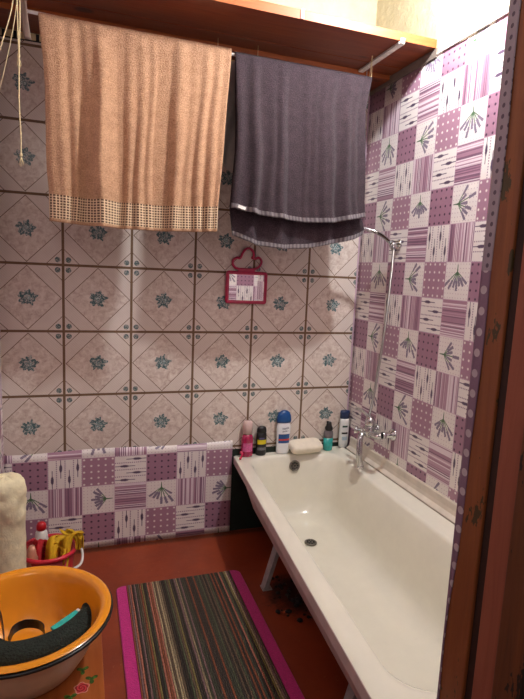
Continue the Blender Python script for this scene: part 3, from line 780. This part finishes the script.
# 5 teal pump bottle
c5 = (1.362, -.030, DZ)
M_TEAL = simple('teal_liquid', '2FA39B', .25, var=.15, coat=.3)
pr5 = [(.022, 0), (.0265, .004), (.027, .03), (.027, .072)]
b5 = thing('pump_bottle', 'small teal bottle with grey top and black nozzle, right of the sponge', 'bottle', c5)
obj('bottle_body', MB().lathe(pr5, c5, 26, sy=.75), M_TEAL, b5)
obj('shoulder', MB().lathe([(.027, .0722), (.0268, .09), (.025, .106), (.018, .114), (.014, .118)], c5, 26, sy=.75), simple('smoky_grey', '6D6468', .3, coat=.3), b5)
obj('cap', MB().lathe([(.018, .112), (.021, .116), (.022, .128), (.016, .138), (.014, .150), (.012, .160), (.001, .161)], c5, 22).tube([(c5[0], c5[1], DZ + .152), (c5[0] - .010, c5[1] - .006, DZ + .162), (c5[0] - .018, c5[1] - .010, DZ + .163)], [.007, .006, .005], 10), M_BLACK, b5)
# 6 white bottle with navy cap, near the tap
c6 = (1.452, -.036, DZ + .012)
M_CLEARW = simple('pale_bottle', 'DCDDDA', .28, var=.05)
pr6 = [(a, b * 1.18) for a, b in [(.022, 0), (.027, .004), (.0285, .03), (.0285, .125), (.027, .142)]]
b6 = bottle('shampoo_bottle', 'slim white bottle with navy cap, rightmost on the ledge beside the tap', c6, pr6, M_CLEARW,
            [(a, b * 1.18) for a, b in [(.027, .141), (.0285, .142), (.029, .168), (.026, .178), (.001, .179)]], M_NAVY, sy=.6)
f6 = lambda z: interp(z, [(p[1], p[0]) for p in pr6])
lbl_side(f6, .080, .090, c6, M_BLACK, b6, 'label', sy=.6, th0=-2.3, th1=-1.0)
lbl_side(f6, .118, .128, c6, simple('dark_lettering', '2C4A3C', .4, var=.5, scale=150), b6, 'label', sy=.6, th0=-2.2, th1=-1.1)
lbl_side(f6, .045, .065, c6, simple('blue_lettering', 'A9BCC9', .4, var=.3, scale=150), b6, 'label', sy=.6, th0=-2.2, th1=-1.1)
# 7 pink razor
rz_ = thing('razor', 'small pink disposable razor lying left of the raspberry bottle', 'razor', (.865, -.055, DZ))
obj('handle', MB().tube(smooth_path([(.842, -.085, DZ + .006), (.856, -.062, DZ + .010), (.866, -.042, DZ + .020)], 5), [.006] * 4 + [.0045] * 7, 10), simple('pink_razor', 'C92D50', .35), rz_)
obj('head', MB().box(.852, .884, -.046, -.036, DZ + .018, DZ + .030).xform(Matrix.Translation((.868, -.041, DZ + .024)) @ Matrix.Rotation(.3, 4, 'Z') @ Matrix.Translation((-.868, .041, -DZ - .024))), simple('pink_razor_head', 'D24A68', .35), rz_, bevel=.002)

# ------------------------------------------------------------------ BATH MAT
def mat_stripes():
    m, b, g = new_mat('striped_rug'); s = g.sep(g.coord()); co = g.coord()
    wob = g.mul(g.noise(g.scalev(co, (20, 6, 1)), 1.0, 2), .0045)
    xx = g.add(s[0], wob); i = g.fl(g.mul(xx, 1 / .0078)); v = g.white(i, 3.0)
    c = g.ramp(v, [(0, lin('3A302A')), (.12, lin('6E5A48')), (.24, lin('A08C6E')), (.33, lin('4A4A3C')), (.44, lin('94543A')), (.52, lin('5A5E46')), (.60, lin('8A6A68')), (.70, lin('BFA986')), (.77, lin('453A34')), (.86, lin('8C7C4C')), (.93, lin('C07862'))], 'CONSTANT')
    tw = g.noise(g.scalev(co, (220, 120, 1)), 1.0, 2, .8)
    c = g.mix(g.mul(g.step(tw, .42, .08), .6), c, lin('2A221D'))
    fx = g.fr(g.mul(xx, 1 / .0078)); gap = g.mul(g.lt(g.ab(g.sub(fx, .0)), .16), .5); c = g.mix(gap, c, lin('15100E'))
    g.val(b.inputs['Base Color'], c); b.inputs['Roughness'].default_value = .95
    g.val(b.inputs['Normal'], g.bump(g.add(g.mul(tw, .6), g.m('SINE', g.mul(fx, 3.14))), .9, .006)); return m
rug = thing('bath_mat', 'striped multicolour rug with magenta side borders on the red floor', 'rug', (.49, -.85, 0))
def rr2(x0, x1, y0, y1, r, z, n=6):
    out = []
    for cx, cy, a0 in ((x1 - r, y1 - r, 0), (x0 + r, y1 - r, pi / 2), (x0 + r, y0 + r, pi), (x1 - r, y0 + r, 1.5 * pi)):
        for k in range(n + 1): a = a0 + pi / 2 * k / n; out.append((cx + r * cos(a), cy + r * sin(a), z))
    return out
sk = lambda p: (p[0] + .018 * (p[1] + .85) * -1 * .0, p[1], p[2])
MG = MB().rings([rr2(.214, .764, -1.42, -.384, .028, .0008), rr2(.212, .766, -1.422, -.382, .03, .005), rr2(.216, .762, -1.418, -.386, .028, .0085)])
obj('border', MG, simple('magenta_binding', 'C4227E', .9, var=.2, scale=200, bump=.6, bscale=300, sheen=.2), rug)
obj('pile', MB().rings([rr2(.256, .716, -1.402, -.390, .004, .0078), rr2(.256, .716, -1.402, -.390, .004, .0118), rr2(.260, .712, -1.398, -.394, .003, .0128)]), mat_stripes(), rug)

# ------------------------------------------------------------------ TABLE with rose oilcloth (bottom left)
TZ = .42
def oil_mat():
    m, b, g = new_mat('rose_oilcloth'); co = g.coord(); s = g.sep(co)
    n = g.noise(g.scalev(co, (22, 3, 1)), 2, 5, .6); c = g.ramp(n, [(.3, lin('93481F')), (.7, lin('B0622F'))])
    n2 = g.noise(co, 70, 3, .7)
    for (fx, fy) in ((.076, -1.412), (.045, -1.53), (-.12, -1.60), (-.10, -1.02)):
        dx, dy = g.sub(s[0], fx + .06), g.sub(s[1], fy + 1.36); r = g.hyp(dx, dy); th = g.m('ARCTAN2', dy, dx)
        for (lx, ly, k) in ((.022, .022, .8), (-.024, -.022, .8), (.002, .056, 2.2), (-.012, -.050, 1.1)):
            ex, ey = g.sub(dx, lx), g.sub(dy, ly); rl = g.hyp(ex, ey); tl = g.m('ARCTAN2', ey, ex)
            c = g.mix(g.lt(rl, g.add(.010, g.mul(g.m('SINE', g.mul(tl, 3.0)), .0055))), c, g.mix(g.gt(n2, .5), lin('2C4A1C'), lin('4C7A2E')))
        R_ = g.add(.0165, g.mul(g.m('SINE', g.mul(th, 5.0)), .002))
        c = g.mix(g.lt(r, R_), c, lin('C98A80')); c = g.mix(g.lt(r, g.mul(R_, .86)), c, g.mix(g.gt(g.m('SINE', g.add(g.mul(r, 900.0), g.mul(th, 2.0))), .3), lin('8C1420'), lin('C8434A')))
    g.val(b.inputs['Base Color'], c); b.inputs['Roughness'].default_value = .3
    return m
tb = thing('low_table', 'low table under wood-tone rose-pattern oilcloth, bottom left corner', 'table', (-.06, -1.36, 0))
obj('oilcloth', MB().box(-.245, .125, -1.68, -1.06, TZ - .004, TZ), oil_mat(), tb, bevel=.001)
obj('tabletop', MB().box(-.24, .120, -1.675, -1.065, TZ - .026, TZ - .0045), M_JAMB3, tb, bevel=.002)
for lx in (-.215, .095):
    for ly in (-1.65, -1.09): obj('leg', MB().box(lx - .018, lx + .018, ly - .018, ly + .018, .0005, TZ - .0265), M_JAMB3, tb, bevel=.002)

# basin
bc = (-.052, -1.300, TZ + .0005); RB_ = .200
bs = thing('wash_basin', 'orange enamel wash basin with cream outside, standing on the low table', 'basin', bc)
ZR = .140
RS = 1.0
inn = [(.001, .008), (.095, .008), (.112, .014), (.130, .032), (.150, .070), (.164, .108), (.170, .128), (.178, .1385), (.190, .1415), (.198, .137)]
outp = [(.200, .131), (.197, .126), (.186, .126), (.178, .118), (.166, .080), (.148, .042), (.125, .006), (.118, .0005), (.001, .0005)]
inn = [(a * RS, b) for a, b in inn]; outp = [(a * RS, b) for a, b in outp]
M_OR = simple('orange_enamel', 'EA9420', .22, var=.06, scale=10, coat=.4); M_CRM = simple('cream_enamel', 'CDB9A0', .35, var=.1, scale=12)
obj('bowl', MB().lathe(inn, bc, 56, cap0=True, cap1=False), M_OR, bs)
obj('outside', MB().lathe(outp, bc, 56, cap0=False, cap1=True), M_CRM, bs)
obj('rim_line', MB().tube([(bc[0] + .1985 * cos(2 * pi * k / 56), bc[1] + .1985 * sin(2 * pi * k / 56), bc[2] + .1295) for k in range(56)], .0042, 8, closed=True), M_BLACK, bs)
# wash strap lying in the basin
M_SCRUB = simple('dark_mesh_scrub', '18231D', .85, var=.9, scale=240, bump=1.0, bscale=220)
st_ = thing('scrubbing_strap', 'dark green-black bath scrubbing strap with loop handles curled in the orange basin', 'scrubber', (-.06, -1.32, TZ + .06))
pth = smooth_path([(.112, -1.214, .498), (.091, -1.262, .490), (.054, -1.303, .486), (.005, -1.332, .484), (-.059, -1.345, .484), (-.105, -1.335, .486), (-.155, -1.292, .498)], 8)
mb = MB(); rs = []
for i, p in enumerate(pth):
    t = (pth[min(i + 1, len(pth) - 1)] - pth[max(0, i - 1)]).normalized(); sd = t.cross(Vector((0, -.45, 1))).normalized(); up = sd.cross(t)
    e_ = min(1, .55 + min(i, len(pth) - 1 - i) / 6)
    rs.append([p + sd * (.030 * e_ * cos(a)) + up * (.017 * e_ * sin(a)) for a in [2 * pi * k / 16 for k in range(16)]])
mb.rings(rs); obj('pad', mb, M_SCRUB, st_)
def ribbon(pts, w, nm, par):
    p = smooth_path(pts, 8); mb = MB(); rs = []
    for i, q in enumerate(p):
        t = (p[min(i + 1, len(p) - 1)] - p[max(0, i - 1)]).normalized(); n2 = Vector((0, 0, 1)); sd = (n2 - t * n2.dot(t)).normalized(); th = t.cross(sd)
        rs.append([q + sd * w + th * .0012, q + sd * w - th * .0012, q - sd * w - th * .0012, q - sd * w + th * .0012])
    mb.rings(rs, smooth=False); return obj(nm, mb, M_BLACK, par)
ribbon([(-.085, -1.318, .502), (-.078, -1.285, .505), (-.055, -1.262, .500), (-.028, -1.268, .498), (-.012, -1.290, .500), (-.008, -1.318, .505)], .011, 'loop_handle', st_)
ribbon([(-.095, -1.315, .505), (-.105, -1.262, .502), (-.118, -1.215, .505), (-.145, -1.185, .515), (-.175, -1.20, .53)], .012, 'loop_handle', st_)
tq = MB().box(-.012, .060, -.009, .009, -.004, .004).xform(Matrix.Translation((.018, -1.282, .492)) @ Matrix.Rotation(.62, 4, 'Z') @ Matrix.Rotation(-.12, 4, 'Y'))
tq_o = thing('comb', 'turquoise plastic handle poking out behind the dark scrubbing strap', 'comb', (.018, -1.282, .492))
obj('handle', tq, simple('turquoise_plastic', '35B8AC', .35), tq_o, bevel=.002)
obj('tip', MB().box(.0602, .068, -.009, .009, -.004, .004).xform(Matrix.Translation((.018, -1.282, .492)) @ Matrix.Rotation(.62, 4, 'Z') @ Matrix.Rotation(-.12, 4, 'Y')), M_WHITEP, tq_o, bevel=.002)

# ------------------------------------------------------------------ lumpy cream column
LC = MB(); rc = random.Random(9); cc = (-.190, -.50, 0)
bumps = [(rc.uniform(0, 6.28), rc.uniform(.44, .58), rc.uniform(.018, .03)) for _ in range(18)] + [(-.4, .535, .03), (-1.1, .50, .028), (-1.7, .545, .03), (-.7, .455, .025)]
def lump(p, t):
    z = p[2]; d = 0
    for a, zz, w_ in bumps:
        da = (t - a + pi) % (2 * pi) - pi; q = (da * .062) ** 2 + (z - zz) ** 2; d = max(d, .012 * exp(-q / (w_ ** 2)))
    d += .0016 * sin(z * 60 + t * 3) * sin(t * 7 + z * 20)
    r = sqrt((p[0] - cc[0]) ** 2 + (p[1] - cc[1]) ** 2); k = (r + d * min(1, r / .03)) / max(r, 1e-6)
    return (cc[0] + (p[0] - cc[0]) * k, cc[1] + (p[1] - cc[1]) * k, z + (d * .9 if z > .55 else 0))
prof = [(.062, .0008), (.064, .01)] + [(.064, .02 + .012 * k) for k in range(45)] + [(.063, .565), (.059, .577), (.050, .585), (.034, .590), (.016, .592), (.001, .592)]
LC.lathe(prof, cc, 72, fn=lump)
for k in range(len(LC.sm)): LC.sm[k] = True
tag(obj('foam_column', LC, simple('cream_foam', 'ECE0BC', .7, var=.12, scale=30, bump=.7, bscale=60), base=cc), 'lumpy cream foam-coated post standing behind the orange basin', 'post')

# ------------------------------------------------------------------ bucket with cloths
kc = (-.055, -.345, 0); bk = thing('bucket', 'pinkish-red rimmed pale bucket with white handle, holding rags, by the back wall', 'bucket', kc)
BR = .108
obj('pail', MB().lathe([(.078, .0008), (.082, .003), (BR - .006, .20), (BR - .009, .20), (.080, .008), (.001, .008)], kc, 40), simple('red_pail', 'B5282C', .4), bk)
obj('rim', MB().tube([(kc[0] + BR * cos(2 * pi * k / 48), kc[1] + BR * sin(2 * pi * k / 48), .203) for k in range(48)], .0085, 10, closed=True), simple('rim_red', 'D2293E', .3), bk)
obj('handle', MB().tube(smooth_path([(kc[0] + .118, kc[1] + .02, .198), (kc[0] + .132, kc[1] - .02, .175), (kc[0] + .125, kc[1] - .07, .155), (kc[0] + .085, kc[1] - .105, .150)], 6), .0055, 10), M_WHITEP, bk)
def rag(nm, label, hexc, pts, w0, w1, seed, cat='cloth'):
    r_ = random.Random(seed); P_ = smooth_path(pts, 6); n = len(P_); a0 = r_.uniform(0, 6)
    mb = MB()
    def F(u, v):
        i = min(n - 1, int(u * (n - 1))); p = P_[i]; w_ = w0 + (w1 - w0) * u
        return p + Vector(((v - .5) * w_, .010 * sin(v * 11 + a0 + u * 3) + .004 * sin(v * 23), .006 * sin(v * 8 + u * 7 + a0)))
    mb.grid(F, n * 2, 26)
    return tag(obj(nm, mb, simple(nm + '_' + hexc, hexc, .8, bump=.3), base=tuple(pts[0]), solid=.003), label, cat)
rag('rag', 'yellow cloth draped over the red bucket', 'D8A817', [(-.03, -.405, .10), (-.02, -.415, .20), (-.005, -.40, .268), (.03, -.37, .270)], .085, .11, 4)
rag('rag', 'small yellow flap of cloth over the right bucket rim', 'E0B41C', [(.010, -.35, .274), (.040, -.36, .268), (.062, -.378, .25), (.066, -.385, .205)], .05, .03, 8)
rag('rag', 'red cloth between the yellow cloth and the foam post in the bucket', 'B0141E', [(-.085, -.39, .08), (-.082, -.40, .18), (-.072, -.39, .268)], .06, .075, 2)
bt7 = thing('cleaner_bottle', 'pale pink plastic bottle leaning in the bucket beside the foam post', 'bottle', (-.118, -.395, .05))
obj('bottle_body', MB().lathe([(.020, 0), (.024, .005), (.024, .16), (.018, .19), (.010, .205), (.001, .206)], (-.115, -.400, .045), 24), simple('peach_bottle', 'C98C74', .3, coat=.3), bt7)
cp7 = thing('cleaner_bottle', 'white bottle with round red cap behind the red cloth in the bucket', 'bottle', (-.085, -.315, .02))
obj('bottle_body', MB().lathe([(.022, 0), (.027, .005), (.027, .23), (.023, .262), (.016, .272)], (-.085, -.315, .003), 24), M_WHITEP, cp7)
obj('cap', MB().lathe([(.017, .272), (.020, .274), (.0195, .292), (.013, .303), (.001, .306)], (-.085, -.315, .003), 20), simple('red_cap', 'C01A24', .3), cp7)

# ------------------------------------------------------------------ bulb (outside the photograph's frame)
bu = thing('light_bulb', 'bare glowing bulb on a short cord from the ceiling near the lavender wall', 'lamp', (LAMP[0], LAMP[1], ZC))
obj('cord', MB().tube([(LAMP[0], LAMP[1], ZC), (LAMP[0], LAMP[1], LAMP[2] + .10)], .003, 8), M_BLACK, bu)
obj('socket', MB().lathe([(.010, .11), (.018, .10), (.019, .065), (.017, .06)], LAMP, 20), M_BLACK, bu)
mg, b_, g_ = new_mat('bulb_glass'); b_.inputs['Transmission Weight'].default_value = 1; b_.inputs['Roughness'].default_value = .3
b_.inputs['Emission Color'].default_value = (1, .86, .7, 1); b_.inputs['Emission Strength'].default_value = 20
ob = obj('glass', MB().lathe([(.014, .058), (.020, .04), (.029, .012), (.030, -.006), (.024, -.022), (.012, -.030), (.001, -.031)], LAMP, 24), mg, bu)
ob.visible_shadow = True
for o in list(bpy.data.objects):
    if '_b' in o: del o['_b']
